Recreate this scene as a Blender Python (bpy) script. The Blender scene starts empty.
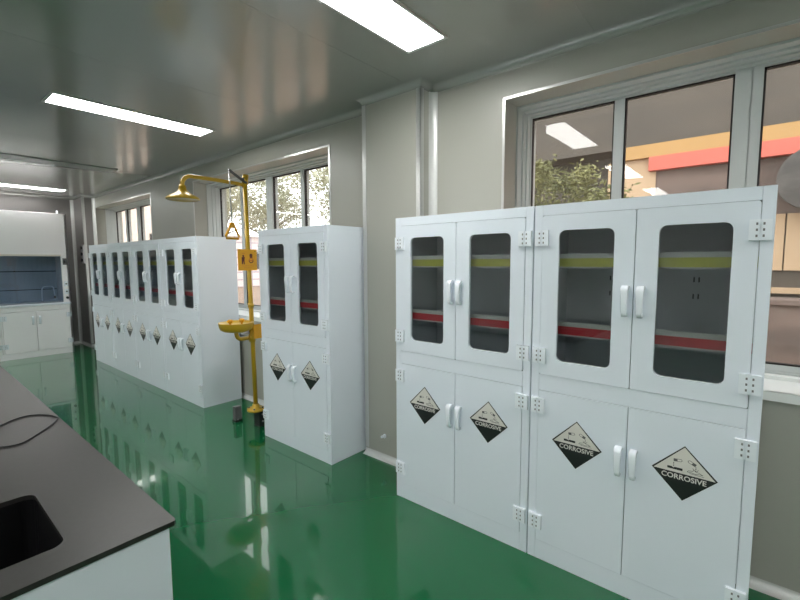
import bpy, math, random
from mathutils import Vector, Matrix
PI = math.pi
scene = bpy.context.scene
COL = scene.collection

# ------------------------------------------------------------------ camera
CAM_F, CAM_YAW, CAM_PITCH, CAM_ROLL, CAM_H = 430.8, 0.8733, -0.0890, -0.0040, 1.532
cd = bpy.data.cameras.new('camera'); cam = bpy.data.objects.new('camera', cd); COL.objects.link(cam)
cd.sensor_width = 36.0; cd.lens = 36.0 * CAM_F / 800.0; cd.clip_start = 0.02; cd.clip_end = 200
cy_, sy_, cp_, sp_ = math.cos(CAM_YAW), math.sin(CAM_YAW), math.cos(CAM_PITCH), math.sin(CAM_PITCH)
F = Vector((sy_*cp_, cy_*cp_, sp_)); R = Vector((cy_, -sy_, 0)); U = R.cross(F)
R2 = R*math.cos(CAM_ROLL) + U*math.sin(CAM_ROLL); U2 = -R*math.sin(CAM_ROLL) + U*math.cos(CAM_ROLL)
cam.matrix_world = Matrix(((R2.x, U2.x, -F.x, 0), (R2.y, U2.y, -F.y, 0), (R2.z, U2.z, -F.z, CAM_H), (0, 0, 0, 1)))
scene.camera = cam

# ------------------------------------------------------------------ light and exposure
SKY = 4.8
LAMP = 25.0
w = bpy.data.worlds.new('overcast_sky'); scene.world = w; w.use_nodes = True
wn = w.node_tree.nodes; wl = w.node_tree.links
bg = wn['Background']; bg.inputs[1].default_value = SKY
tc = wn.new('ShaderNodeTexCoord'); nz = wn.new('ShaderNodeTexNoise'); nz.inputs['Scale'].default_value = 2.0
rp = wn.new('ShaderNodeValToRGB'); rp.color_ramp.elements[0].color = (.90, .94, 1, 1); rp.color_ramp.elements[1].color = (1, .985, .96, 1)
wl.new(tc.outputs['Generated'], nz.inputs['Vector']); wl.new(nz.outputs['Fac'], rp.inputs[0]); wl.new(rp.outputs[0], bg.inputs[0])
scene.view_settings.view_transform = 'Standard'; scene.view_settings.look = 'None'
scene.view_settings.gamma = 1.0; scene.view_settings.exposure = 0.0; scene.view_settings.use_curve_mapping = False

WX = 2.54          # inner face of the window wall
GX = 2.87          # glass plane
CZ = 2.74          # ceiling
FARY = 9.95
WINC = (0.0, 4.2, 8.1)
WHALF = 1.27
WZ0, WZ1 = 0.93, 2.524
for c in WINC:     # daylight portals in the three window openings
    ld = bpy.data.lights.new('window_portal', 'AREA'); ld.shape = 'RECTANGLE'; ld.size = 1.6; ld.size_y = 2.54
    ld.cycles.is_portal = True
    lo = bpy.data.objects.new('window_portal', ld); COL.objects.link(lo)
    lo.location = (3.0, c, 1.73); lo.rotation_euler = (0, PI/2, 0)

# ------------------------------------------------------------------ materials
MATS = {}
def mat(name, col, rough=.5, metal=0.0, coat=0.0, spec=.5, noise=None, bump=None, emis=None, coat_rough=.05):
    m = bpy.data.materials.new(name); m.use_nodes = True; MATS[name] = m
    nt = m.node_tree; b = nt.nodes['Principled BSDF']
    b.inputs['Base Color'].default_value = (*col, 1); b.inputs['Roughness'].default_value = rough
    b.inputs['Metallic'].default_value = metal; b.inputs['Coat Weight'].default_value = coat
    b.inputs['Coat Roughness'].default_value = coat_rough; b.inputs['Specular IOR Level'].default_value = spec
    t = nt.nodes.new('ShaderNodeTexCoord')
    if noise:       # (scale vector, second colour, detail)
        mp = nt.nodes.new('ShaderNodeMapping'); mp.inputs['Scale'].default_value = noise[0]
        n = nt.nodes.new('ShaderNodeTexNoise'); n.inputs['Scale'].default_value = 1.0; n.inputs['Detail'].default_value = noise[2]
        r = nt.nodes.new('ShaderNodeValToRGB'); r.color_ramp.elements[0].position = .35; r.color_ramp.elements[1].position = .65
        r.color_ramp.elements[0].color = (*col, 1); r.color_ramp.elements[1].color = (*noise[1], 1)
        nt.links.new(t.outputs['Object'], mp.inputs['Vector']); nt.links.new(mp.outputs[0], n.inputs['Vector'])
        nt.links.new(n.outputs['Fac'], r.inputs[0]); nt.links.new(r.outputs[0], b.inputs['Base Color'])
    if bump:        # (scale vector, strength, distance)
        mp = nt.nodes.new('ShaderNodeMapping'); mp.inputs['Scale'].default_value = bump[0]
        n = nt.nodes.new('ShaderNodeTexNoise'); n.inputs['Scale'].default_value = 1.0; n.inputs['Detail'].default_value = 2
        bp = nt.nodes.new('ShaderNodeBump'); bp.inputs['Strength'].default_value = bump[1]; bp.inputs['Distance'].default_value = bump[2]
        nt.links.new(t.outputs['Object'], mp.inputs['Vector']); nt.links.new(mp.outputs[0], n.inputs['Vector'])
        nt.links.new(n.outputs['Fac'], bp.inputs['Height']); nt.links.new(bp.outputs[0], b.inputs['Normal'])
        if coat: nt.links.new(bp.outputs[0], b.inputs['Coat Normal'])
    if emis:
        b.inputs['Emission Color'].default_value = (*emis[0], 1); b.inputs['Emission Strength'].default_value = emis[1]
    return m
def glass_mat(name, tint, gloss_ior=1.5, dust=0.0, dust_col=(.5, .42, .36)):
    m = bpy.data.materials.new(name); m.use_nodes = True; MATS[name] = m
    nt = m.node_tree; nt.nodes.clear(); N = nt.nodes.new; L = nt.links.new
    out = N('ShaderNodeOutputMaterial'); tr = N('ShaderNodeBsdfTransparent'); tr.inputs[0].default_value = (*tint, 1)
    gl = N('ShaderNodeBsdfGlossy'); gl.inputs['Roughness'].default_value = .01
    fr = N('ShaderNodeFresnel'); fr.inputs[0].default_value = gloss_ior
    ge = N('ShaderNodeNewGeometry'); iv = N('ShaderNodeMath'); iv.operation = 'SUBTRACT'; iv.inputs[0].default_value = 1.0
    mu = N('ShaderNodeMath'); mu.operation = 'MULTIPLY'; L(ge.outputs['Backfacing'], iv.inputs[1]); L(iv.outputs[0], mu.inputs[0]); L(fr.outputs[0], mu.inputs[1])
    mx = N('ShaderNodeMixShader'); L(mu.outputs[0], mx.inputs[0]); L(tr.outputs[0], mx.inputs[1]); L(gl.outputs[0], mx.inputs[2])
    last = mx
    if dust:
        df = N('ShaderNodeBsdfDiffuse'); df.inputs[0].default_value = (*dust_col, 1)
        t = N('ShaderNodeTexCoord'); n = N('ShaderNodeTexNoise'); n.inputs['Scale'].default_value = 2.2; n.inputs['Detail'].default_value = 5
        n.inputs['Roughness'].default_value = .65
        mr = N('ShaderNodeMapRange'); mr.inputs['From Min'].default_value = .35; mr.inputs['From Max'].default_value = .75
        mr.inputs['To Min'].default_value = dust*.25; mr.inputs['To Max'].default_value = dust
        m2 = N('ShaderNodeMixShader'); L(t.outputs['Object'], n.inputs['Vector']); L(n.outputs['Fac'], mr.inputs['Value'])
        L(mr.outputs[0], m2.inputs[0]); L(mx.outputs[0], m2.inputs[1]); L(df.outputs[0], m2.inputs[2]); last = m2
    L(last.outputs[0], out.inputs[0])
    return m

M_white = mat('white_polypropylene', (.80, .855, .93), .26, noise=((1.5, 1.5, 1.5), (.785, .85, .925), 2), bump=((1.2, 1.2, 1.2), .12, .02))
M_plastic = mat('glossy_white_plastic', (.86, .91, .97), .18)
M_liner = mat('shaded_cabinet_lining', (.52, .57, .60), .4)  # lining greyed to stand in for shade inside the closed cabinet
M_gap = mat('dark_gap', (.02, .022, .025), .7)
M_hole = mat('screw_dark', (.16, .16, .17), .5)
M_yel = mat('yellow_shelf_band', (.44, .43, .03), .4)
M_red = mat('red_shelf_band', (.50, .02, .03), .4)
M_ivory = mat('ivory_shelf_edge', (.46, .46, .42), .4)
M_tglass = glass_mat('smoked_acrylic', (.82, .84, .85), 1.75)
M_wglass = glass_mat('window_glass', (.93, .94, .93), 1.5, .10)
M_sashglass = glass_mat('fume_hood_sash_glass', (.80, .86, .92), 1.7)
M_lblwhite = mat('label_white', (.72, .70, .66), .4)
M_lblblack = mat('label_black', (.012, .014, .014), .35)
M_wall = mat('grey_wall_panel', (.385, .385, .34), .38, spec=.6, bump=((.6, .6, .35), .15, .03))
M_walldark = mat('darkened_wall_panel', (.20, .19, .185), .3, metal=.3, bump=((.6, .6, .35), .15, .03))  # copy of the grey wall panel, darkened for the far end
M_wallbounce = mat('white_bounce_wall', (.86, .87, .88), .6)  # unseen walls, made white to bounce extra side light
M_ceil = mat('grey_ceiling_panel', (.38, .385, .36), .2, metal=.35, spec=.8, bump=((.8, .8, .8), .12, .02))
M_alu = mat('brushed_aluminium', (.62, .63, .62), .28, metal=.7, bump=((.6, .6, 20), .04, .01))
M_trimwhite = mat('pale_aluminium_cove', (.66, .67, .66), .3, metal=.3)
M_winframe = mat('window_frame_grey_white', (.56, .59, .58), .35)
M_sill = mat('white_window_sill', (.80, .82, .80), .35)
M_rubber = mat('black_rubber_seal', (.015, .012, .012), .6)
M_yellowmetal = mat('yellow_powder_coat', (.50, .31, .010), .34, coat=.2)
M_yellowdark = mat('orange_yellow_plate', (.74, .36, .01), .45)
M_signink = mat('sign_dark_red_ink', (.10, .012, .008), .5)
M_signinkpale = mat('sign_pale_red_ink', (.55, .16, .02), .5)
M_steel = mat('stainless_steel', (.55, .55, .56), .3, metal=.9)
M_black = mat('black_plastic', (.015, .016, .017), .4)
M_grey = mat('grey_plastic', (.12, .12, .125), .4)
M_counter = mat('black_epoxy_worktop', (.022, .021, .020), .36, noise=((60, 60, 60), (.025, .024, .023), 2), spec=.45)
M_sink = mat('black_sink', (.006, .006, .007), .4, spec=.3)
M_cream = mat('cream_edge', (.75, .70, .62), .4)
M_hoodin = mat('blue_grey_hood_lining', (.42, .47, .53), .45)
M_hoodwhite = mat('white_hood_panel', (.95, .93, .95), .35)
M_cable = mat('black_cable', (.012, .012, .012), .5)
M_diff = mat('lit_diffuser', (1, 1, 1), .5, emis=((1, .99, .96), LAMP))
M_diffoff = mat('unlit_diffuser', (.30, .31, .30), .3, metal=.2)
M_bark = mat('tree_bark', (.16, .12, .09), .9, noise=((8, 8, 2), (.09, .07, .05), 4))
M_brown = mat('brown_cladding', (.068, .052, .037), .6, noise=((.7, .7, 3), (.053, .041, .030), 3))
M_band_y = mat('ochre_fascia', (.36, .20, .06), .5)
M_band_r = mat('coral_red_fascia', (.52, .10, .065), .5)
M_mauve = mat('mauve_grey_render', (.17, .12, .10), .8, noise=((.9, .9, 2.5), (.09, .066, .056), 5))
M_tan = mat('tan_panel', (.42, .29, .17), .7, noise=((.5, .5, .5), (.46, .32, .20), 3))
M_pink = mat('pale_pink_wall', (.74, .58, .48), .8, noise=((.6, .6, .4), (.80, .66, .58), 3))
M_ground = mat('brown_ground', (.30, .20, .14), .9, noise=((.9, 2.5, 1), (.20, .14, .105), 6))
M_tile = mat('pale_tiled_wall', (.66, .62, .60), .6)
M_duct = mat('weathered_grey_metal', (.085, .076, .068), .7, noise=((3, 3, 5), (.045, .04, .036), 5))
def leaf_mat(name, a, b):
    m = mat(name, a, .6, noise=((1.7, 1.7, 1.7), b, 4)); return m
M_leaf = leaf_mat('olive_leaves', (.11, .12, .04), (.24, .23, .09))
M_leaf2 = leaf_mat('washed_out_leaves', (.30, .31, .20), (.50, .50, .38))  # leaf colour paled to imitate haze and overexposure

# green epoxy floor
M_floor = mat('green_epoxy_floor', (.003, .105, .034), .16, coat=.8, coat_rough=.02, spec=.25,
              noise=((.6, .6, .6), (.004, .120, .040), 4), bump=((2.2, 2.2, 2.2), .09, .006))
# tiled building grid
def brickify(m, c1, c2, mortar, sc):
    nt = m.node_tree; b = nt.nodes['Principled BSDF']; t = nt.nodes.new('ShaderNodeTexCoord'); k = nt.nodes.new('ShaderNodeTexBrick')
    mp = nt.nodes.new('ShaderNodeMapping'); mp.inputs['Rotation'].default_value = (PI/2, 0, 0)
    k.offset = 0; k.inputs['Color1'].default_value = (*c1, 1); k.inputs['Color2'].default_value = (*c2, 1); k.inputs['Mortar'].default_value = (*mortar, 1)
    k.inputs['Scale'].default_value = sc; k.inputs['Mortar Size'].default_value = .05; k.inputs['Brick Width'].default_value = .6; k.inputs['Row Height'].default_value = .5
    nt.links.new(t.outputs['Object'], mp.inputs['Vector']); nt.links.new(mp.outputs[0], k.inputs['Vector']); nt.links.new(k.outputs['Color'], b.inputs['Base Color'])
brickify(M_tile, (.70, .60, .58), (.66, .58, .57), (.36, .30, .33), 1.0)

# ------------------------------------------------------------------ mesh helpers
class MB:
    def __init__(s): s.v = []; s.f = []; s.m = []; s.sm = []
    def face(s, idx, mi=0, smooth=False): s.f.append(tuple(idx)); s.m.append(mi); s.sm.append(smooth)
    def box(s, x0, x1, y0, y1, z0, z1, mi=0):
        b = len(s.v); s.v += [(x, y, z) for z in (z0, z1) for y in (y0, y1) for x in (x0, x1)]
        for q in ((0, 2, 3, 1), (4, 5, 7, 6), (0, 1, 5, 4), (2, 6, 7, 3), (0, 4, 6, 2), (1, 3, 7, 5)): s.face([b+i for i in q], mi)
        return s
    def poly_prism(s, pts, ax, d0, d1, mi=0):
        """pts 2D extruded along an axis. ax 'y': pts=(x,z); 'x': pts=(y,z); 'z': pts=(x,y)"""
        def P(p, d): return {'y': (p[0], d, p[1]), 'x': (d, p[0], p[1]), 'z': (p[0], p[1], d)}[ax]
        b = len(s.v); n = len(pts)
        s.v += [P(p, d0) for p in pts] + [P(p, d1) for p in pts]
        s.face([b+i for i in range(n)], mi); s.face([b+n+i for i in reversed(range(n))], mi)
        for i in range(n): j = (i+1) % n; s.face([b+i, b+n+i, b+n+j, b+j], mi)
        return s
    def ring(s, outer, inner, y0, y1, mi=0):
        """plate in the xz plane with a hole; outer and inner loops have equal counts"""
        b = len(s.v); n = len(outer)
        for y in (y0, y1): s.v += [(p[0], y, p[1]) for p in outer] + [(p[0], y, p[1]) for p in inner]
        for i in range(n):
            j = (i+1) % n
            s.face([b+i, b+j, b+n+j, b+n+i], mi); s.face([b+2*n+i, b+3*n+i, b+3*n+j, b+2*n+j], mi)
            s.face([b+i, b+2*n+i, b+2*n+j, b+j], mi); s.face([b+n+i, b+n+j, b+3*n+j, b+3*n+i], mi)
        return s
    def tube(s, pts, r, n=12, mi=0, caps=True, closed=False):
        pts = [Vector(p) for p in pts]; m = len(pts); b = len(s.v)
        rr = r if isinstance(r, (list, tuple)) else [r]*m
        up = None
        for i, p in enumerate(pts):
            if closed: t = (pts[(i+1) % m]-pts[i-1]).normalized()
            else: t = ((pts[min(i+1, m-1)]-p).normalized() + (p-pts[max(i-1, 0)]).normalized()).normalized()
            if up is None:
                up = Vector((0, 0, 1)) if abs(t.z) < .9 else Vector((1, 0, 0))
            a = (up - t*up.dot(t)).normalized(); up = a; c = t.cross(a)
            for k in range(n):
                an = 2*PI*k/n; s.v.append(tuple(p + (a*math.cos(an)+c*math.sin(an))*rr[i]))
        for i in range(m if closed else m-1):
            i2 = (i+1) % m
            for k in range(n):
                k2 = (k+1) % n; s.face([b+i*n+k, b+i*n+k2, b+i2*n+k2, b+i2*n+k], mi, True)
        if caps and not closed:
            s.face([b+k for k in reversed(range(n))], mi); s.face([b+(m-1)*n+k for k in range(n)], mi)
        return s
    def lathe(s, prof, cx=0, cy=0, n=32, mi=0):
        b = len(s.v); m = len(prof)
        for r, z in prof:
            for k in range(n): a = 2*PI*k/n; s.v.append((cx+r*math.cos(a), cy+r*math.sin(a), z))
        for i in range(m-1):
            for k in range(n): k2 = (k+1) % n; s.face([b+i*n+k, b+i*n+k2, b+(i+1)*n+k2, b+(i+1)*n+k], mi, True)
        return s
    def flat(s, pts, y, mi=0):
        """flat face in the xz plane"""
        b = len(s.v); s.v += [(p[0], y, p[1]) for p in pts]; s.face([b+i for i in range(len(pts))], mi); return s
    def build(s, name, mats, parent=None, bevel=0, loc=None, seg=2):
        me = bpy.data.meshes.new(name); me.from_pydata(s.v, [], s.f)
        if not isinstance(mats, (list, tuple)): mats = [mats]
        for m in mats: me.materials.append(m)
        for p, mi, sm in zip(me.polygons, s.m, s.sm): p.material_index = mi; p.use_smooth = sm
        me.update()
        import bmesh
        bm = bmesh.new(); bm.from_mesh(me); bmesh.ops.recalc_face_normals(bm, faces=bm.faces); bm.to_mesh(me); bm.free()
        o = bpy.data.objects.new(name, me); COL.objects.link(o)
        if parent: o.parent = parent
        if loc: o.location = loc
        if bevel:
            md = o.modifiers.new('bevel', 'BEVEL'); md.width = bevel; md.segments = seg; md.limit_method = 'ANGLE'; md.angle_limit = R_(40)
            for p in me.polygons: p.use_smooth = True
            md.harden_normals = True
        return o
def R_(d): return math.radians(d)
def rrect(x0, x1, z0, z1, r, k=5):
    pts = []
    for cx, cz, a0 in ((x1-r, z1-r, 0), (x0+r, z1-r, 90), (x0+r, z0+r, 180), (x1-r, z0+r, 270)):
        for i in range(k+1): a = R_(a0+90*i/k); pts.append((cx+r*math.cos(a), cz+r*math.sin(a)))
    return pts
def rect_like(x0, x1, z0, z1, k=5):
    """outer rectangle loop with the same count as rrect (points spread near corners)"""
    pts = []
    for cx, cz in ((x1, z1), (x0, z1), (x0, z0), (x1, z0)):
        pts += [(cx, cz)]*(k+1)
    # spread duplicates minutely along edges so no zero-area faces appear
    out = []; n = len(pts)
    for c, (cx, cz) in enumerate(((x1, z1), (x0, z1), (x0, z0), (x1, z0))):
        prev = [(0, -1), (1, 0), (0, 1), (-1, 0)][c]; nxt = [(-1, 0), (0, -1), (1, 0), (0, 1)][c]
        for i in range(k+1):
            t = i/k*2-1; d = .03*abs(t)
            v = prev if t < 0 else nxt
            out.append((cx+v[0]*d, cz+v[1]*d))
    return out
def empty(name, loc, label, cat, group=None, rz=0):
    o = bpy.data.objects.new(name, None); COL.objects.link(o); o.location = loc; o.rotation_euler = (0, 0, rz)
    o.empty_display_size = .1; o['label'] = label; o['category'] = cat
    if group: o['group'] = group
    return o
def tag(o, label, cat, group=None):
    o['label'] = label; o['category'] = cat
    if group: o['group'] = group
    return o
def struct(o, label=None):
    o['kind'] = 'structure'
    if label: o['label'] = label
    return o
def copy_tree(o, parent=None):
    c = o.copy(); COL.objects.link(c)
    if parent: c.parent = parent
    for ch in list(o.children): copy_tree(ch, c)
    return c
def cove(r, n=6):
    return [(0, 0)] + [(r-r*math.sin(R_(90*i/n)), r-r*math.cos(R_(90*i/n))) for i in range(n+1)][::1]
def extrude(mb, prof, p0, p1, out, up, mi=0, m0=0, m1=0):
    # m0, m1 = 1 cut that end to a mitre round an outside corner
    p0, p1, out, up = map(Vector, (p0, p1, out, up)); b = len(mb.v); n = len(prof); d = (p1-p0).normalized()
    for p, k in ((p0, -m0), (p1, m1)): mb.v += [tuple(p+out*a+up*c+d*a*k) for a, c in prof]
    for i in range(n): j = (i+1) % n; mb.face([b+i, b+n+i, b+n+j, b+j], mi)
    mb.face([b+i for i in range(n)], mi); mb.face([b+n+i for i in reversed(range(n))], mi)

# ------------------------------------------------------------------ room shell
XL, YN = -4.6, -3.2
struct(MB().box(XL-.15, GX+.12, YN-.15, FARY+.15, -.12, 0).build('floor', M_floor))
# ceiling in panels 1.18 m wide running across the room, thin seams between
cb = MB(); y = 1.925-1.18*5
while y < FARY+.15:
    cb.box(XL-.15, GX+.1, max(y, YN-.15)+.0007, min(y+1.18, FARY+.15)-.0007, CZ, CZ+.06); y += 1.18
cb.box(XL-.15, GX+.1, YN-.15, FARY+.15, CZ+.0012, CZ+.25)
struct(cb.build('ceiling', M_ceil))
wr = MB(); X0, X1 = WX, GX+.10
wr.box(X0, X1, YN-.15, FARY+.15, 0, WZ0).box(X0, X1, YN-.15, FARY+.15, WZ1, CZ)
ys = [YN-.15] + sum([[c-WHALF, c+WHALF] for c in WINC], []) + [FARY+.15]
for i in range(0, len(ys), 2): wr.box(X0, X1, ys[i], ys[i+1], WZ0, WZ1)
struct(wr.build('wall_right', M_wall))
struct(MB().box(XL-.15, WX, FARY, FARY+.15, 0, CZ).build('wall_far', M_walldark))
struct(MB().box(XL-.15, XL, YN, FARY, 0, CZ).build('wall_left', M_wallbounce))
struct(MB().box(XL-.15, WX, YN-.15, YN, 0, CZ).build('wall_near', M_wallbounce))
# structural pier between the first two windows, and the one in the far corner
PX, PY0, PY1 = 2.40, 1.825, 2.375
struct(MB().box(PX, WX, PY0, PY1, 0, CZ).build('wall_pier', M_wall), 'grey boxed pier between the near windows')
FX, FY = 2.35, 9.38
struct(MB().box(FX, WX, FY, FARY, 0, CZ).build('wall_corner_pier', M_walldark), 'grey boxed pier in the far right corner')
# aluminium corner angles on the pier
t = MB()
t.box(PX-.003, PX, PY0-.003, PY0+.035, .05, CZ-.04).box(PX-.003, PX+.035, PY0-.003, PY0, .05, CZ-.04)
t.box(PX-.003, PX, PY1-.035, PY1+.003, .05, CZ-.04)
struct(t.build('trim_1', M_alu), 'aluminium corner angles on the pier')
t = MB(); t.box(FX-.003, FX, FY-.003, FY+.035, .05, CZ-.04).box(FX-.003, FX+.035, FY-.003, FY, .05, CZ-.04)
struct(t.build('trim_2', M_alu))
# vertical coves in the corners
t = MB(); c4 = cove(.045)
extrude(t, c4, (WX, PY0, .04), (WX, PY0, CZ-.04), (-1, 0, 0), (0, -1, 0))
extrude(t, c4, (WX, FY, .04), (WX, FY, CZ-.04), (-1, 0, 0), (0, -1, 0))
extrude(t, c4, (FX, FARY, .04), (FX, FARY, CZ-.04), (-1, 0, 0), (0, -1, 0))
struct(t.build('trim_3', M_trimwhite), 'pale rounded cove strips in the wall corners')
# skirting coves and ceiling coves
def run(name, segs, z, upz, r=.04, m=M_trimwhite):
    t = MB(); pr = cove(r)
    for p0, p1, out, *mm in segs: extrude(t, pr, (*p0, z), (*p1, z), out, (0, 0, upz), 0, *mm)
    return struct(t.build(name, m))
right = [((WX, YN), (WX, PY0), (-1, 0, 0)), ((WX, PY0), (PX, PY0), (0, -1, 0), 0, 1), ((PX, PY0), (PX, PY1), (-1, 0, 0), 1, 0),
         ((WX, PY1+.03), (WX, FY), (-1, 0, 0)), ((WX, FY), (FX, FY), (0, -1, 0), 0, 1), ((FX, FY), (FX, FARY), (-1, 0, 0), 1, 0)]
run('baseboard_right', right, 0, 1)
run('trim_4', [g if i != 2 else ((PX, PY0), (PX, PY1), (-1, 0, 0), 1, 1) for i, g in enumerate(right)] + [((WX, PY1), (PX, PY1), (0, 1, 0), 0, 1)], CZ, -1, .045, M_ceil)
run('baseboard_far', [((FX, FARY), (XL, FARY), (0, -1, 0))], 0, 1)
run('trim_5', [((FX, FARY), (XL, FARY), (0, -1, 0))], CZ, -1, .045, M_ceil)
run('baseboard_left', [((XL, FARY), (XL, YN), (1, 0, 0))], 0, 1)
run('baseboard_near', [((XL, YN), (WX, YN), (0, 1, 0))], 0, 1)

# ------------------------------------------------------------------ windows
def window(n, c):
    y0, y1 = c-WHALF, c+WHALF; z0, z1 = WZ0, WZ1
    fr = MB(); a, b = GX-.03, GX+.05
    # reveal lining with stepped grooves and a bright angle round the opening
    fr.box(WX-.004, WX, y0-.016, y1+.016, z1, z1+.016, 1).box(WX-.004, WX, y1, y1+.016, z0, z1, 1).box(WX-.004, WX, y0-.022, y0, z0, z1, 1)
    for k, (xa, d) in enumerate(((GX-.17, .012), (GX-.11, .024), (GX-.07, .034))):
        e = (GX-.11, GX-.07, GX-.03)[k]
        fr.box(xa, e, y0, y1, z1-d, z1).box(xa, e, y1-d, y1, z0, z1-d).box(xa, e, y0, y0+d, z0, z1-d)
    # outer frame
    fr.box(a, b, y0, y1, z1-.045, z1).box(a, b, y0, y1, z0, z0+.04).box(a, b, y1-.04, y1, z0+.04, z1-.045).box(a, b, y0, y0+.04, z0+.04, z1-.045)
    # centre post, split by a narrow seam
    fr.box(a, b, c+.088, c+.155, z0+.04, z1-.045).box(a, b, c+.042, c+.084, z0+.04, z1-.045).box(a+.01, b, c+.08, c+.09, z0+.04, z1-.045)
    # sash stiles and rails
    for s in (c+.72-.054, c-.52):
        fr.box(a+.008, b, s, s+.054, z0+.04, z1-.045)
    fr.box(a+.012, b, y0+.04, y1-.04, z0+.04, z0+.075)
    o = fr.build('window_%d' % n, [M_winframe, M_alu]); struct(o)
    s = MB(); s.box(WX-.012, a, y0, y1, z0-.006, z0+.012).box(WX-.016, WX-.001, y0, y1, z0-.03, z0+.012)
    s.box(a-.05, a, y0, y1, z0+.012, z0+.03).build('window_sill', M_sill, o)
    panes = ((c+.72, c+1.235), (c+.155, c+.666), (c-.466, c+.042), (c-1.23, c-.52))
    for (p, q) in panes:
        zz0, zz1 = z0+.075, z1-.045
        g = MB(); t = .009
        for bx in ((p, q, zz1-t, zz1), (p, q, zz0, zz0+t), (p, p+t, zz0, zz1), (q-t, q, zz0, zz1)): g.box(GX-.012, GX+.012, *bx)
        sl = g.build('seal', M_rubber, o)
        MB().box(GX-.003, GX+.003, p+.004, q-.004, zz0+.004, zz1-.004).build('glass_pane', M_wglass, sl)
for i, c in enumerate(WINC): window(i+1, c)

# ------------------------------------------------------------------ ceiling lights
def ceiling_light(lit):
    r = empty('ceiling_light', (0, 0, 0), '', 'ceiling light')
    f = MB(); L, W = .60, .138
    f.box(-L, L, -W, -W+.016, -.010, .002).box(-L, L, W-.016, W, -.010, .002).box(-L, -L+.02, -W+.016, W-.016, -.010, .002).box(L-.02, L, -W+.016, W-.016, -.010, .002)
    f.build('light_frame', M_alu if lit else M_diffoff, r, bevel=.002)
    MB().box(-L+.02, L-.02, -W+.016, W-.016, -.008, .001).build('diffuser', M_diff if lit else M_diffoff, r)
    return r
lit0 = ceiling_light(True); off0 = ceiling_light(False); first = True
rows = (1.44, -.83, -3.1); lys = (-1.08, 1.50, 4.05, 6.62, 9.02)
main_lbl = {1.50: 'large lit ceiling light nearest the camera, cut by the top edge of the photo', 4.05: 'lit white strip light in the middle of the ceiling, above the shower',
            6.62: 'unlit grey ceiling light panel between the lit ones', 9.02: 'farthest lit ceiling light, just in front of the fume hood', -1.08: 'ceiling light behind the camera over the right aisle'}
for xi, X in enumerate(rows):
    for Y in lys:
        off = (xi == 0 and Y == 6.62)
        if off: o = off0
        elif first: o = lit0; first = False
        else: o = copy_tree(lit0)
        o.location = (X, Y, CZ)
        o['label'] = main_lbl[Y] if xi == 0 else ('lit ceiling light of the middle row, out of frame to the left' if xi == 1 else 'lit ceiling light of the far left row, out of frame')
        o['group'] = ('ceiling lights over the right aisle', 'ceiling lights of the middle row', 'ceiling lights of the left row')[xi]

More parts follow.
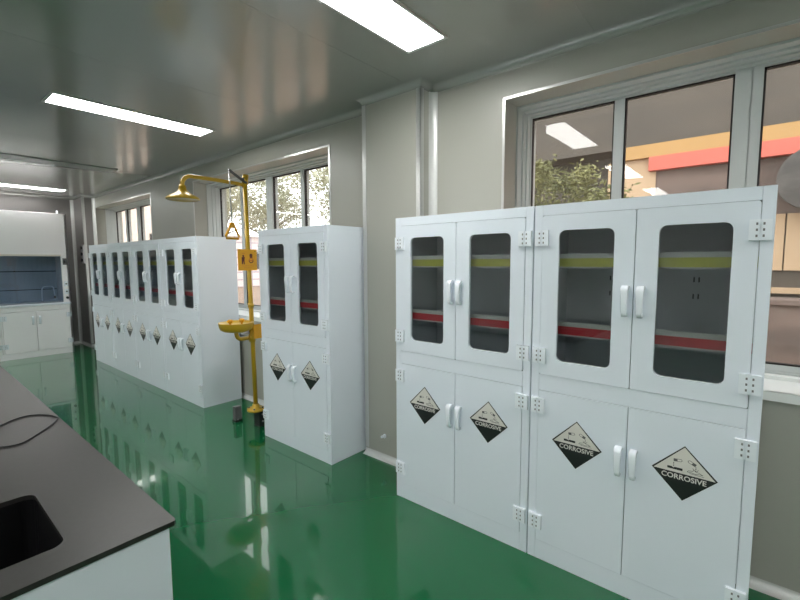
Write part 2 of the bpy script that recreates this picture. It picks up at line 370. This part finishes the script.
# ------------------------------------------------------------------ reagent cabinets
DEP, WID, HGT = .435, .894, 1.80
UZ0, UZ1, LZ0, LZ1 = .97, 1.75, .10, .89
def text_mesh(body, size):
    cu = bpy.data.curves.new('t', 'FONT'); cu.body = body; cu.size = size; cu.align_x = 'CENTER'; cu.resolution_u = 3
    cu.offset = size*.022
    o = bpy.data.objects.new('t', cu); COL.objects.link(o); bpy.context.view_layer.update()
    dg = bpy.context.evaluated_depsgraph_get(); me = bpy.data.meshes.new_from_object(o.evaluated_get(dg))
    vs = [tuple(v.co) for v in me.vertices]; fs = [tuple(p.vertices) for p in me.polygons]
    bpy.data.objects.remove(o); bpy.data.meshes.remove(me)
    return vs, fs
TXT = text_mesh('CORROSIVE', .0300)
def hazard_label_mesh(cx, cz):
    s = MB(); h = .117; y = -.0042; w = .115
    D = lambda k: [(cx, cz+h*k), (cx-w*k, cz), (cx, cz-h*k), (cx+w*k, cz)]
    s.poly_prism(D(1), 'y', -.0026, y, 1)                     # black edge of the diamond
    k = .955; zc = cz-.002
    s.flat([(cx, cz+h*k), (cx-w*k*.985, zc), (cx+w*k*.985, zc)], y-.0004, 0)
    yy = y-.0010
    def seg(x0, z0, x1, z1, t, mi=1):
        d = Vector((x1-x0, z1-z0)); n = Vector((-d.y, d.x)).normalized()*t/2
        s.flat([(cx+x0+n.x, cz+z0+n.y), (cx+x1+n.x, cz+z1+n.y), (cx+x1-n.x, cz+z1-n.y), (cx+x0-n.x, cz+z0-n.y)], yy, mi)
    def tubeicon(x, z, ang, L=.03, W=.010):
        c, sn = math.cos(ang), math.sin(ang)
        P = [(0, W/2), (L-.004, W/2), (L, 0), (L-.004, -W/2), (0, -W/2)]
        Q = [(x+a*c-b*sn, z+a*sn+b*c) for a, b in P]
        for i in range(5): seg(*Q[i], *Q[(i+1) % 5], .0016)
        a0 = Q[0]; a1 = Q[4]; m_ = ((Q[0][0]+Q[1][0])/2, (Q[0][1]+Q[1][1])/2)
        s.flat([(cx+a0[0], cz+a0[1]), (cx+m_[0], cz+m_[1]), (cx+(Q[3][0]+a1[0])/2, cz+(Q[3][1]+a1[1])/2), (cx+a1[0], cz+a1[1])], yy, 2)
    tubeicon(-.036, .050, .10); tubeicon(.040, .046, PI-.45)
    for dz in (.040, .033, .026): seg(-.036, dz, -.036, dz-.004, .003); seg(.041, dz, .041, dz-.004, .003)
    # corroded slab
    s.flat([(cx-.058, cz+.020), (cx-.042, cz+.020), (cx-.037, cz+.016), (cx-.031, cz+.020), (cx-.004, cz+.020), (cx-.004, cz+.010), (cx-.058, cz+.010)], yy, 1)
    # hand
    hand = [(.012, .012), (.016, .018), (.030, .020), (.036, .026), (.042, .020), (.052, .019), (.066, .012), (.052, .013), (.040, .010), (.028, .013), (.012, .012)]
    for a, b in zip(hand, hand[1:]): seg(*a, *b, .0016)
    seg(.020, .008, .070, .006, .0014); seg(.036, .026, .030, .032, .0016); seg(.044, .022, .050, .030, .0016)
    b = len(s.v); vs, fs = TXT
    s.v += [(cx+v[0]*.98, yy, cz-.0290+v[1]) for v in vs]
    for f in fs: s.face([b+i for i in f], 0)
    return s
def handle_mesh(cx, cz):
    s = MB(); h = .068
    prof = [(0, h), (.020, h), (.032, h-.010), (.036, h-.024), (.031, -h+.022), (.026, -h+.006), (.018, -h), (0, -h), (0, -h+.016), (.012, -h+.018), (.018, -h+.030), (.022, h-.030), (.017, h-.018), (0, h-.016)]
    n = len(prof); b = len(s.v)
    for d in (-1, 1):
        for a, z in prof:
            ww = .0155 if z > 0 else .0115
            s.v.append((cx+d*ww, -a-.002, cz+z))
    s.face([b+i for i in range(n)]); s.face([b+n+i for i in reversed(range(n))])
    for i in range(n): j = (i+1) % n; s.face([b+i, b+n+i, b+n+j, b+j])
    return s
def hinge_mesh(cx, cz, side):
    s = MB(); H = .038
    for d in (-1, 1):
        x0, x1 = (cx-.033, cx-.003) if d < 0 else (cx+.003, cx+.033)
        s.box(x0, x1, -.015, -.001, cz-H, cz+H)
        xm = x0+.023 if d < 0 else x1-.023
        for k in (-.022, 0, .022): s.box(xm-.003, xm+.003, -.0156, -.0149, cz+k-.0045, cz+k+.0045, 1)
    s.box(cx-.004, cx+.004, -.010, -.001, cz-H, cz+H, 0)
    return s
def make_cabinet():
    root = empty('reagent_cabinet', (0, 0, 0), '', 'cabinet')
    W, D, H = WID, DEP, HGT; xl, xr, xm = .040, W-.040, W/2
    b = MB(); T = .018
    b.box(0, T, T, D, 0, H).box(W-T, W, T, D, 0, H).box(T, W-T, T, D-.012, H-T, H).box(T, W-T, D-.012, D, 0, H)
    # face frame
    b.box(0, xl, 0, T, 0, H).box(xr, W, 0, T, 0, H).box(xl, xr, 0, T, 0, LZ0).box(xl, xr, 0, T, LZ1, UZ0).box(xl, xr, 0, T, UZ1, H)
    o = b.build('body', [M_white, M_liner], root, bevel=.0015, seg=1)
    ln = MB(); e = .0005
    ln.box(T+e, T+.006, T, D-.0125, .93, H-T-e).box(W-T-.006, W-T-e, T, D-.0125, .93, H-T-e).box(T+e, W-T-e, D-.018, D-.0125, .93, H-T-e)
    ln.box(T+.006, W-T-.006, T+.001, D-.018, .93, .945).box(T+.006, W-T-.006, T+.001, D-.018, H-T-.006, H-T-e)
    ln.box(xm-.01, xm+.01, T+.004, T+.03, .945, H-T-.006)
    for x in (.25, .27, .62, .64):
        for z in (1.36, 1.44): ln.box(x-.003, x+.003, D-.0186, D-.018, z-.012, z+.012, 1)
    ln.build('lining', [M_liner, M_gap], root)
    for z, m in ((1.530, M_yel), (1.200, M_red)):
        sh = MB().box(.026, W-.026, .055, D-.02, z-.034, z-.022).build('shelf', M_ivory, root)
        s = MB()
        s.box(.026, W-.026, .047, .055, z-.034, z+.036, 0)
        s.box(.026, W-.026, .0455, .0469, z-.026, z+.014, 1).build('shelf_edge', [M_ivory, m], sh)
    g = .0016
    for (x0, x1, hx, side, gx0, gx1) in ((xl, xm, xm-.030, -1, .121, .364), (xm, xr, xm+.030, 1, .533, .776)):
        a0, a1 = x0+g, x1-g
        d = MB().ring(rect_like(a0, a1, UZ0+g, UZ1-g), rrect(gx0, gx1, 1.047, 1.676, .030), -.003, .0165)
        dr = d.build('glazed_door', M_white, root)
        MB().box(gx0-.008, gx1+.008, .008, .012, 1.039, 1.684).build('glass_pane', M_tglass, dr)
        handle_mesh(hx, 1.357).build('handle', M_plastic, dr, bevel=.004)
        for z in (1.642, 1.066): hinge_mesh(x0 if side < 0 else x1, z, side).build('hinge', [M_plastic, M_hole], dr, bevel=.0015, seg=1)
        lo = MB().box(a0, a1, -.003, .0165, LZ0+g, LZ1-g).build('solid_door', M_white, root, bevel=.001, seg=1)
        handle_mesh(hx, .637).build('handle', M_plastic, lo, bevel=.004)
        for z in (.812, .203): hinge_mesh(x0 if side < 0 else x1, z, side).build('hinge', [M_plastic, M_hole], lo, bevel=.0015, seg=1)
        hl = hazard_label_mesh(.231 if side < 0 else .663, .654).build('hazard_label', [M_lblwhite, M_lblblack, M_grey], lo)
        hl['label'] = 'black and white corrosive warning diamond'
    return root
cab0 = make_cabinet()
NEARX, FARX = 2.065, 2.058
cabs = [(NEARX, 1.765, 'white glazed reagent cabinet left of the nearest pair, touching the right one', 'pair of nearest reagent cabinets'),
        (NEARX, .865, 'nearest and rightmost white reagent cabinet, beside the near window', 'pair of nearest reagent cabinets'),
        (FARX+.008, 3.304, 'single white reagent cabinet standing alone between the yellow shower and the grey pier', None)]
yf = 4.425
far_lbl = ['white reagent cabinet of the far row, nearest the yellow shower', 'white reagent cabinet of the far row, second from the yellow shower',
           'white reagent cabinet of the far row, third from the yellow shower', 'white reagent cabinet at the far end of the row, nearest the fume hood']
for k in range(4): cabs.append((FARX, yf+.897*(k+1)-.001, far_lbl[k], 'row of four reagent cabinets under the far windows'))
for i, (X, Y, lb, gr) in enumerate(cabs):
    o = cab0 if i == 0 else copy_tree(cab0)
    o.location = (X, Y, 0); o.rotation_euler = (0, 0, -PI/2); o['label'] = lb
    if gr: o['group'] = gr
    elif 'group' in o: del o['group']

# ------------------------------------------------------------------ emergency shower with eyewash
SX, SY = 2.135, 3.55
sh = empty('emergency_shower', (SX, SY, 0), 'yellow emergency shower and eyewash station beside the single white cabinet', 'emergency shower')
MB().tube([(0, 0, .17), (-.012, 0, 1.0), (-.035, 0, 2.285)], .0205, 16).build('pole', M_yellowmetal, sh)
MB().lathe([(0, .155), (.078, .155), (.080, .158), (.080, .172), (.076, .176), (.034, .178), (.030, .215), (.0, .217)], 0, 0, 28).build('flange', M_yellowmetal, sh)
b = MB()
for k in range(4):
    a = PI/4+k*PI/2; b.tube([(.062*math.cos(a), .062*math.sin(a), .145), (.062*math.cos(a), .062*math.sin(a), .188)], .008, 8)
b.build('flange_bolts', M_black, sh)
b = MB(); b.box(.005, .075, -.045, -.035, 0, .156).box(.005, .012, -.035, .045, 0, .156).box(.068, .075, -.035, .045, 0, .156).box(.005, .075, -.045, .045, .145, .155)
for z in (.05, .115): b.tube([(.04, -.050, z), (.04, -.044, z)], .009, 10, 1)
b.build('floor_bracket', [M_black, M_steel], sh)
A = -.033
arm = [(A, 0, 2.205), (-.10, 0, 2.215), (-.30, 0, 2.22), (-.50, 0, 2.22)] + [(-.50-.075*math.sin(R_(t)), 0, 2.22-.075*(1-math.cos(R_(t)))) for t in (15, 30, 45, 60, 75, 90)] + [(-.575, 0, 2.12)]
MB().tube(arm, .0165, 14).build('shower_arm', M_yellowmetal, sh)
MB().lathe([(0, 2.142), (.024, 2.142), (.028, 2.125), (.030, 2.105), (.050, 2.085), (.090, 2.062), (.118, 2.045), (.124, 2.036), (.124, 2.030), (.118, 2.026), (.108, 2.030), (0, 2.034)], -.575, 0, 36).build('shower_head', M_yellowmetal, sh)
MB().tube([(A+.01, 0, 2.30), (A, 0, 2.215)], .027, 16).build('pole_tee', M_yellowmetal, sh)
b = MB().tube([(-.03, -.02, 2.225), (-.19, -.02, 2.318)], .012, 8).tube([(-.05, -.02, 2.262), (-.06, .02, 2.262)], .012, 8)
b.build('valve_lever', M_grey, sh)
rod = MB().tube([(-.188, -.02, 2.325), (-.178, -.02, 1.86)], .006, 8).build('pull_rod', M_steel, sh)
HX, HY, HZ = -.178, -.02, 1.765
hb = MB()
tri = [(HX-.020, HY, HZ+.078), (HX-.062, HY, HZ-.012), (HX-.056, HY, HZ-.028), (HX+.056, HY, HZ-.028), (HX+.062, HY, HZ-.012), (HX+.020, HY, HZ+.078)]
hb.tube(tri, .010, 10, closed=True).poly_prism([(HX-.028, HZ+.062), (HX+.028, HZ+.062), (HX+.016, HZ+.108), (HX-.016, HZ+.108)], 'y', HY-.011, HY+.011)
hb.build('pull_handle', M_yellowdark, rod)
# eyewash bowl
BX, BZ = -.165, .985
MB().lathe([(0, BZ-.075), (.050, BZ-.073), (.105, BZ-.062), (.134, BZ-.046), (.144, BZ-.018), (.146, BZ+.006), (.149, BZ+.012), (.146, BZ+.017), (.138, BZ+.012), (.130, BZ+.002), (.085, BZ-.004), (0, BZ-.006)], BX, 0, 40).build('eyewash_bowl', M_yellowmetal, sh)
for dx in (-.055, .055):
    MB().lathe([(0, BZ-.036), (.010, BZ-.036), (.010, BZ+.015), (.022, BZ+.018), (.024, BZ+.036), (.016, BZ+.044), (0, BZ+.046)], BX+dx, 0, 16).build('spray_nozzle', M_yellowdark, sh)
Z2 = .845
el = [(BX, 0, BZ-.055), (BX, 0, Z2+.05)] + [(BX+.045*(1-math.cos(R_(t))), 0, Z2+.05-.05*math.sin(R_(t))) for t in (20, 45, 70, 90)] + [(-.012, 0, Z2)]
MB().tube(el, .0185, 14).tube([(-.05, 0, Z2), (-.005, 0, Z2)], .024, 14).build('drain_pipe', M_yellowmetal, sh)
MB().tube([(BX+.02, 0, BZ-.06), (BX+.05, 0, Z2+.045), (-.01, 0, Z2+.045)], .0085, 10).build('supply_pipe', M_steel, sh)
MB().tube([(-.012, 0, Z2-.04), (-.012, 0, Z2+.075)], .029, 16).build('pole_joint', M_yellowmetal, sh)
MB().tube([(-.014, 0, 1.12), (-.014, 0, 1.16)], .027, 16).build('pole_collar', M_yellowmetal, sh)
pp = rrect(-.030, .052, Z2-.005, Z2+.125, .012)
MB().poly_prism(pp, 'y', -.065, -.058).tube([(.035, -.058, Z2+.06), (-.005, -.01, Z2+.05)], .008, 8).build('push_plate', M_yellowdark, sh, bevel=.001)
# sign facing the room
SGX0, SGX1, SGZ0, SGZ1 = -.142, .042, 1.458, 1.646
s = MB().box(SGX0, SGX1, -.032, -.028, SGZ0, SGZ1)
cx = (SGX0+SGX1)/2
def circ(x, z, r, n=12): return [(x+r*math.cos(2*PI*i/n), z+r*math.sin(2*PI*i/n)) for i in range(n)]
y = -.0326
X_, Z_ = cx-.042, 1.559      # figure under a shower
s.flat(circ(X_, Z_+.028, .009), y, 1).flat([(X_-.015, Z_+.018), (X_+.015, Z_+.020), (X_+.012, Z_-.012), (X_+.014, Z_-.046), (X_+.003, Z_-.046), (X_, Z_-.014), (X_-.004, Z_-.046), (X_-.015, Z_-.044)], y, 1)
for k in (-.010, 0, .010): s.flat([(X_+k-.002, Z_+.042), (X_+k+.002, Z_+.042), (X_+k+.002, Z_+.056), (X_+k-.002, Z_+.056)], y, 2)
X_ = cx+.034                # eye wash head over a bowl
s.flat(circ(X_, Z_+.034, .015), y, 1).flat([(X_-.016, Z_+.022), (X_+.016, Z_+.022), (X_+.010, Z_+.010), (X_-.010, Z_+.010)], y, 1)
oc, ic = circ(X_, Z_-.012, .024, 20), circ(X_, Z_-.012, .016, 20)
for i in range(20): j = (i+1) % 20; s.flat([oc[i], oc[j], ic[j], ic[i]], y, 1 if i > 9 else 2)
s.flat([(X_-.018, Z_-.008), (X_+.018, Z_-.008), (X_+.012, Z_-.018), (X_-.012, Z_-.018)], y, 2)
s.flat(circ(SGX1-.016, SGZ1-.018, .005, 8), y, 1)
for r_, (zz, n, wd) in enumerate(((1.496, 9, .0075), (1.479, 6, .0075))):
    for k in range(n):
        x = cx+(k-(n-1)/2)*.0125
        s.flat([(x-wd/2, zz), (x+wd/2, zz), (x+wd/2, zz+.0016), (x-wd/2, zz+.0016)], y, 2)
        s.flat([(x-wd/2, zz+.007), (x+wd/2, zz+.007), (x+wd/2, zz+.0086), (x-wd/2, zz+.0086)], y, 2)
        s.flat([(x-.001, zz), (x+.001, zz), (x+.001, zz+.0086), (x-.001, zz+.0086)], y, 2)
sg = s.build('sign', [M_yellowdark, M_signink, M_signinkpale], sh); sg['label'] = 'orange shower and eyewash sign plate'
sg.rotation_euler = (0, 0, 0)

# small floor box beside the shower
fb = empty('floor_socket', (2.085, 3.80, 0), 'small grey upright box on the green floor left of the yellow shower foot', 'socket box')
MB().box(-.032, .032, -.025, .025, .022, .155).build('cover', M_grey, fb, bevel=.004)
b = MB().box(-.036, .036, -.029, .029, 0, .022).tube([(-.01, -.031, .03), (-.01, -.024, .03)], .006, 10, 1); b.build('foot', [M_black, M_steel], fb)

# peg on the pier and switch box on the corner pier
b = MB().tube([(0, 0, 0), (-.012, 0, 0)], .016, 14).tube([(-.010, 0, 0), (-.040, 0, .004)], .010, 12)
tag(b.build('wall_peg', M_plastic, loc=(PX, 2.168, .187)), 'small white peg low on the grey pier', 'peg')
sw = empty('switch_box', (FX, FY+.06, 1.69), 'grey metal box with three black knobs on the corner pier', 'switch box')
MB().box(-.03, -.001, -.05, .05, -.17, .17).build('plate', M_steel, sw, bevel=.004)
for z in (-.11, 0, .11):
    MB().tube([(-.030, 0, z), (-.052, 0, z)], .028, 14).build('knob', M_black, sw)

# ------------------------------------------------------------------ fume hood
fh = empty('fume_hood', (1.11, 9.03, 0), 'tall white fume hood against the far wall with dark glass opening', 'fume hood')
Rx, Lx, Dp, HH = .90, -.90, .86, 2.35
b = MB()
b.box(Lx, Lx+.02, 0, Dp, 0, HH).box(Rx-.02, Rx, 0, Dp, 0, HH).box(Lx, Rx, Dp-.02, Dp, 0, HH).box(Lx, Rx, 0, Dp, HH-.02, HH)
b.box(Lx, Rx, 0, .02, 0, .095).box(Lx, Rx, 0, .02, .755, .83)
for x in (Lx, -.01, Rx-.02): b.box(x, x+.02, 0, .02, .095, .755)
b.box(Lx, Lx+.095, 0, .04, .87, HH).box(Rx-.095, Rx, 0, .04, .87, HH)
b.build('body', M_hoodwhite, fh, bevel=.002, seg=1)
MB().box(Lx-.005, Rx+.003, -.012, Dp-.02, .835, .872).build('worktop', M_plastic, fh, bevel=.003)
b = MB().box(Lx+.095, Rx-.095, -.006, .03, 1.66, HH-.004).box(Lx+.095, Rx-.095, -.012, .03, 1.642, 1.668, 1)
b.build('upper_panel', [M_hoodwhite, M_cream], fh)
b = MB().box(Lx+.021, Lx+.03, .04, Dp-.03, .873, 2.2).box(Rx-.03, Rx-.021, .04, Dp-.03, .873, 2.2)
for z0, z1 in ((.873, 1.062), (1.075, 1.378), (1.395, 2.2)): b.box(Lx+.03, Rx-.03, Dp-.16, Dp-.15, z0, z1)
for z in (1.062, 1.378): b.box(Lx+.03, Rx-.03, Dp-.14, Dp-.13, z-.02, z+.04, 1)
b.box(Lx+.03, Rx-.03, .04, Dp-.03, 2.18, 2.2).box(-.10, -.07, Dp-.165, Dp-.159, .88, 1.7, 0)
b.build('lining', [M_hoodin, M_gap], fh)
MB().box(Lx+.095, Rx-.095, .032, .037, .90, 1.66).build('sash_glass', M_sashglass, fh)
b = MB().tube([(.62, .55, .873), (.62, .55, 1.0), (.625, .55, 1.06)] + [(.68+.055*math.cos(R_(t)), .55, 1.07+.055*math.sin(R_(t))) for t in (180, 150, 120, 90)][::1] + [(.76, .55, 1.125), (.785, .55, 1.10), (.80, .55, .95)], .010, 10)
b.tube([(.80, .55, .95), (.80, .55, .91)], .016, 10, 1).build('faucet', [M_plastic, M_black], fh)
pm = MB().box(Rx-.075, Rx-.02, -.010, .0, 1.50, 1.61).box(Rx-.066, Rx-.03, -.0115, -.0095, 1.53, 1.575, 1); pm.build('control_display', [M_grey, M_black], fh)
for z in (1.18, 1.05): MB().box(Rx-.075, Rx-.02, -.010, .0, z-.04, z+.04).box(Rx-.06, Rx-.035, -.0112, -.0095, z-.012, z+.012, 1).build('power_socket', [M_plastic, M_grey], fh)
MB().tube([(Rx-.045, 0, .945), (Rx-.045, -.03, .945)], .020, 16).build('knob', M_black, fh)
MB().tube([(Rx-.09, .05, HH-.001), (Rx-.09, .05, HH+.05)], .012, 10).build('vent_rod', M_plastic, fh)
for k, (x0, x1) in enumerate(((-.88, -.445), (-.445, -.01), (.01, .425), (.425, .88))):
    d = MB().box(x0+.003, x1-.003, -.004, .018, .098, .752).build('cupboard_door', M_hoodwhite, fh, bevel=.002, seg=1)
    hx = x1-.045 if k % 2 == 0 else x0+.045
    handle_mesh(hx, .605).build('handle', M_plastic, d, bevel=.003)
    ex = x0 if k % 2 == 0 else x1
    for z in (.66, .215): hinge_mesh(ex+(.02 if k % 2 == 0 else -.02), z, 1).build('hinge', [M_plastic, M_hole], d)

# ------------------------------------------------------------------ island bench with sink
TZ = .85
CX0, CX1, CY0, CY1 = -1.06, .452, 1.158, 5.0
be = empty('island_bench', ((CX0+CX1)/2, (CY0+CY1)/2, 0), 'white laboratory bench under the black worktop in the left foreground', 'bench')
ox, oy = be.location.x, be.location.y
b = MB().box(CX0+.015-ox, CX1-.015-ox, CY0+.012-oy, CY1-.015-oy, .08, TZ-.015).box(CX0+.05-ox, CX1-.05-ox, CY0+.05-oy, CY1-.05-oy, 0, .08)
# keep the sink hollow clear: the carcass is built as walls
b = MB()
x0, x1, y0, y1 = CX0+.015-ox, CX1-.014-ox, CY0+.012-oy, CY1-.015-oy
b.box(x0, x1, y0, y0+.02, 0, TZ-.015).box(x0, x1, y1-.02, y1, 0, TZ-.015).box(x0, x0+.02, y0+.02, y1-.02, 0, TZ-.015).box(x1-.02, x1, y0+.02, y1-.02, 0, TZ-.015).box(x0+.02, x1-.02, y0+.02, y1-.02, .08, .10)
b.build('bench_body', M_white, be, bevel=.0015, seg=1)
for k in range(4):          # cupboard doors along the aisle side
    ya = y0+.03+k*.94
    for q in (0, 1):
        dd = MB().box(x1-.001, x1+.0035, ya+q*.455+.002, ya+(q+1)*.455-.002, .10, .79).build('cupboard_door', M_white, be)
SX0, SX1, SY0, SY1 = -.20, .238, 1.266, 1.628
wt = MB(); k = 5
def rl(x0, x1, y0, y1): return rect_like(x0, x1, y0, y1, k)
O = rl(CX0, CX1, CY0, CY1); I = rrect(SX0, SX1, SY0, SY1, .03, k); n = len(O); 
for z in (TZ-.014, TZ): wt.v += [(p[0], p[1], z) for p in O] + [(p[0], p[1], z) for p in I]
for i in range(n):
    j = (i+1) % n
    wt.face([i, j, n+j, n+i]); wt.face([2*n+i, 2*n+j, 3*n+j, 3*n+i]); wt.face([i, j, 2*n+j, 2*n+i]); wt.face([n+i, n+j, 3*n+j, 3*n+i])
tag(wt.build('worktop', M_counter), 'black epoxy worktop with sink cutout in the left foreground', 'worktop')
sk = MB(); I2 = rrect(SX0-.004, SX1+.004, SY0-.004, SY1+.004, .033, k); I3 = rrect(SX0+.004, SX1-.004, SY0+.004, SY1-.004, .03, k); bz = TZ-.30
# basin: inner wall from under the worktop rim down to a flat floor with a drain
for lp, z in ((I2, TZ-.0155), (I3, bz), (I2, bz-.008)): sk.v += [(p[0], p[1], z) for p in lp]
for i in range(n):
    j = (i+1) % n; sk.face([i, j, n+j, n+i])
sk.face([n+i for i in range(n)])
sk.v = [(p[0], p[1], p[2]) for p in sk.v[:2*n]]
so = sk.build('sink', M_sink); tag(so, 'black sink basin set into the black worktop', 'sink')
md = so.modifiers.new('solid', 'SOLIDIFY'); md.thickness = .006; md.offset = 1
cxs, cys = (SX0+SX1)/2, (SY0+SY1)/2
MB().lathe([(0, bz+.008), (.03, bz+.008), (.034, bz+.004), (.034, bz+.0005)], cxs, cys, 20).build('drain', M_steel, so)
# loop of cable
cu = [(0.222, 2.355), (0.265, 2.411), (0.309, 2.456), (0.355, 2.476), (0.397, 2.456), (0.429, 2.405), (0.442, 2.361), (0.443, 2.331), (0.408, 2.262), (0.363, 2.198), (0.319, 2.142), (0.285, 2.111), (0.249, 2.113), (0.214, 2.142)]
def catmull(P, m=6):
    out = []
    for i in range(len(P)-1):
        p0, p1, p2, p3 = [Vector(P[min(max(i+q, 0), len(P)-1)]) for q in (-1, 0, 1, 2)]
        for s_ in range(m):
            t_ = s_/m
            out.append(.5*((2*p1)+(p2-p0)*t_+(2*p0-5*p1+4*p2-p3)*t_*t_+(3*p1-p0-3*p2+p3)*t_**3))
    out.append(Vector(P[-1])); return out
tag(MB().tube([(p.x, p.y, TZ+.0030) for p in catmull(cu)], .0028, 8).build('cable', M_cable), 'thin black cable lying in a loop on the black worktop', 'cable')

# ------------------------------------------------------------------ outside the windows
struct(MB().box(GX+.12, 60, -25, 70, -.35, -.15).build('ground', M_ground), 'brown yard outside the windows')
bd = empty('workshop_building', (9.0, -1.5, -.15), 'brown workshop building with ochre and coral red bands outside the near window', 'building')
def part(name, m, x0, x1, y0, y1, z0, z1): return MB().box(x0-9, x1-9, y0+1.5, y1+1.5, z0+.15, z1+.15).build(name, m, bd)
part('upper_wall', M_brown, 9, 10, -12, 6.2, 3.60, 9)
part('ochre_band', M_band_y, 8.92, 9.9, -12, 2.10, 3.37, 3.60)
part('red_band', M_band_r, 8.90, 9.9, -12, 1.65, 3.13, 3.37)
part('render_wall', M_mauve, 9.05, 9.9, -12, 1.55, 2.25, 3.13)
part('side_wall', M_tan, 9.02, 9.9, 1.55, 2.35, -.15, 3.37)
b = MB()
for k in range(14): b.box(.03, .6, -12+1.5+k*.98, -12+1.5+k*.98+.96, 1.52, 2.40)
b.build('tan_panels', M_tan, bd)
part('ledge', M_tan, 8.80, 9.5, -12, 1.55, 1.02, 1.10)
part('lower_wall', M_brown, 9.10, 9.9, -12, 1.55, -.15, 1.375)
part('panel_backing', M_tan, 9.2, 9.9, -12, 1.55, 1.36, 2.26)
part('return_wall', M_brown, 9.6, 9.9, 2.35, 6.2, -.15, 3.6)
b = MB()
b.tube([(8.55, -.55, 2.70), (8.9, -.55, 2.70)], .42, 24).tube([(8.50, -.55, 2.70), (8.56, -.55, 2.70)], .46, 24)
tag(b.build('ventilation_duct', M_duct), 'round weathered grey duct outside, above tan panels at the right edge', 'duct')
tag(MB().box(7.4, 7.9, -1.6, .25, -.15, .95).box(7.35, 7.95, -1.7, .30, .95, 1.02).build('yard_counter', M_mauve, bevel=.01), 'low brown masonry block outside behind the near window', 'masonry block')

bw = empty('pink_building', (5, 15, -.15), 'pale pink building wing outside the far windows', 'building')
MB().box(-2.1, 2.2, 0, 4, 0, 8).build('wall', M_pink, bw)
b = MB()
for z in (1.0, 4.2): b.box(-1.6, -.4, -.03, 0, z, z+1.6).box(.5, 1.6, -.03, 0, z, z+1.6)
b.build('window_panes', M_duct, bw)
tb = empty('tiled_building', (14.5, 27, -.15), 'low pale tiled building far behind the trees', 'building')
MB().box(-5, 7, 0, 5, 0, 3.4).build('wall', M_tile, tb)
MB().box(-5.2, 7.2, -.2, 5.2, 3.4, 3.55).build('roof', M_sill, tb)
b = MB()
for k in range(6): b.box(-4.4+k*2, -3.4+k*2, -.03, 0, 1.2, 2.4)
b.build('window_panes', M_duct, tb)

def tree(name_lbl, x, y, h, crown_c, crown_r, n, leaf, ls, seed, group=None):
    rnd = random.Random(seed)
    r = empty('tree', (x, y, -.15), name_lbl, 'tree', group)
    t = MB(); top = h*.62
    t.tube([(0, 0, 0), (.05, .02, top*.5), (.02, .08, top)], [.10, .08, .06], 10)
    cz = crown_c; tips = []
    for k in range(9):
        a = k*2.4+rnd.random(); e = rnd.uniform(.25, .9); L = crown_r[0]*rnd.uniform(.6, .95)
        p = Vector((.02, .08, top*rnd.uniform(.6, 1)))
        q = p+Vector((math.cos(a)*L*.55, math.sin(a)*L*.55, L*e*.7)); s_ = q+Vector((math.cos(a+.3)*L*.4, math.sin(a+.3)*L*.4, L*e*.4))
        t.tube([p, q, s_], [.04, .025, .01], 6)
    t.build('trunk', M_bark, r)
    f = MB()
    clus = []
    for k in range(34):
        while True:
            v = Vector((rnd.uniform(-1, 1), rnd.uniform(-1, 1), rnd.uniform(-1, 1)))
            if .25 < v.length < 1: break
        clus.append((Vector((v.x*crown_r[0], v.y*crown_r[1], cz+v.z*crown_r[2])), rnd.uniform(.22, .42)*crown_r[0]))
    for k in range(n):
        c, cr = rnd.choice(clus); v = Vector((rnd.gauss(0, .5), rnd.gauss(0, .5), rnd.gauss(0, .42)))*cr; p = c+v
        a = Vector((rnd.gauss(0, 1), rnd.gauss(0, 1), rnd.gauss(0, .6))).normalized(); b_ = a.cross(Vector((rnd.gauss(0, 1), rnd.gauss(0, 1), rnd.gauss(0, 1)))).normalized()
        l, w_ = ls*rnd.uniform(.7, 1.3), ls*.42; nn = a.cross(b_)*w_*.35
        i = len(f.v); f.v += [tuple(p-a*l/2), tuple(p+b_*w_/2+nn), tuple(p+a*l/2), tuple(p-b_*w_/2+nn)]
        f.face([i, i+1, i+2]); f.face([i, i+2, i+3])
    f.build('foliage', leaf, r)
tree('small olive green tree just outside the near window', 6.6, 2.45, 3.0, 2.35, (.85, .85, .95), 7000, M_leaf, .085, 3)
G = 'trees in the yard outside the middle window'
tree('washed-out leafy tree outside, right of the others through the middle window', 11.8, 12.4, 5.8, 4.5, (1.9, 1.9, 1.8), 6500, M_leaf2, .17, 5, G)
tree('washed-out leafy tree seen through the centre of the middle window', 11.4, 17.0, 6.3, 5.0, (2.0, 2.0, 1.9), 6000, M_leaf2, .18, 8, G)
tree('washed-out leafy tree seen behind the yellow shower pole', 11.8, 22.0, 7.4, 6.0, (2.2, 2.2, 2.1), 5000, M_leaf2, .19, 13, G)
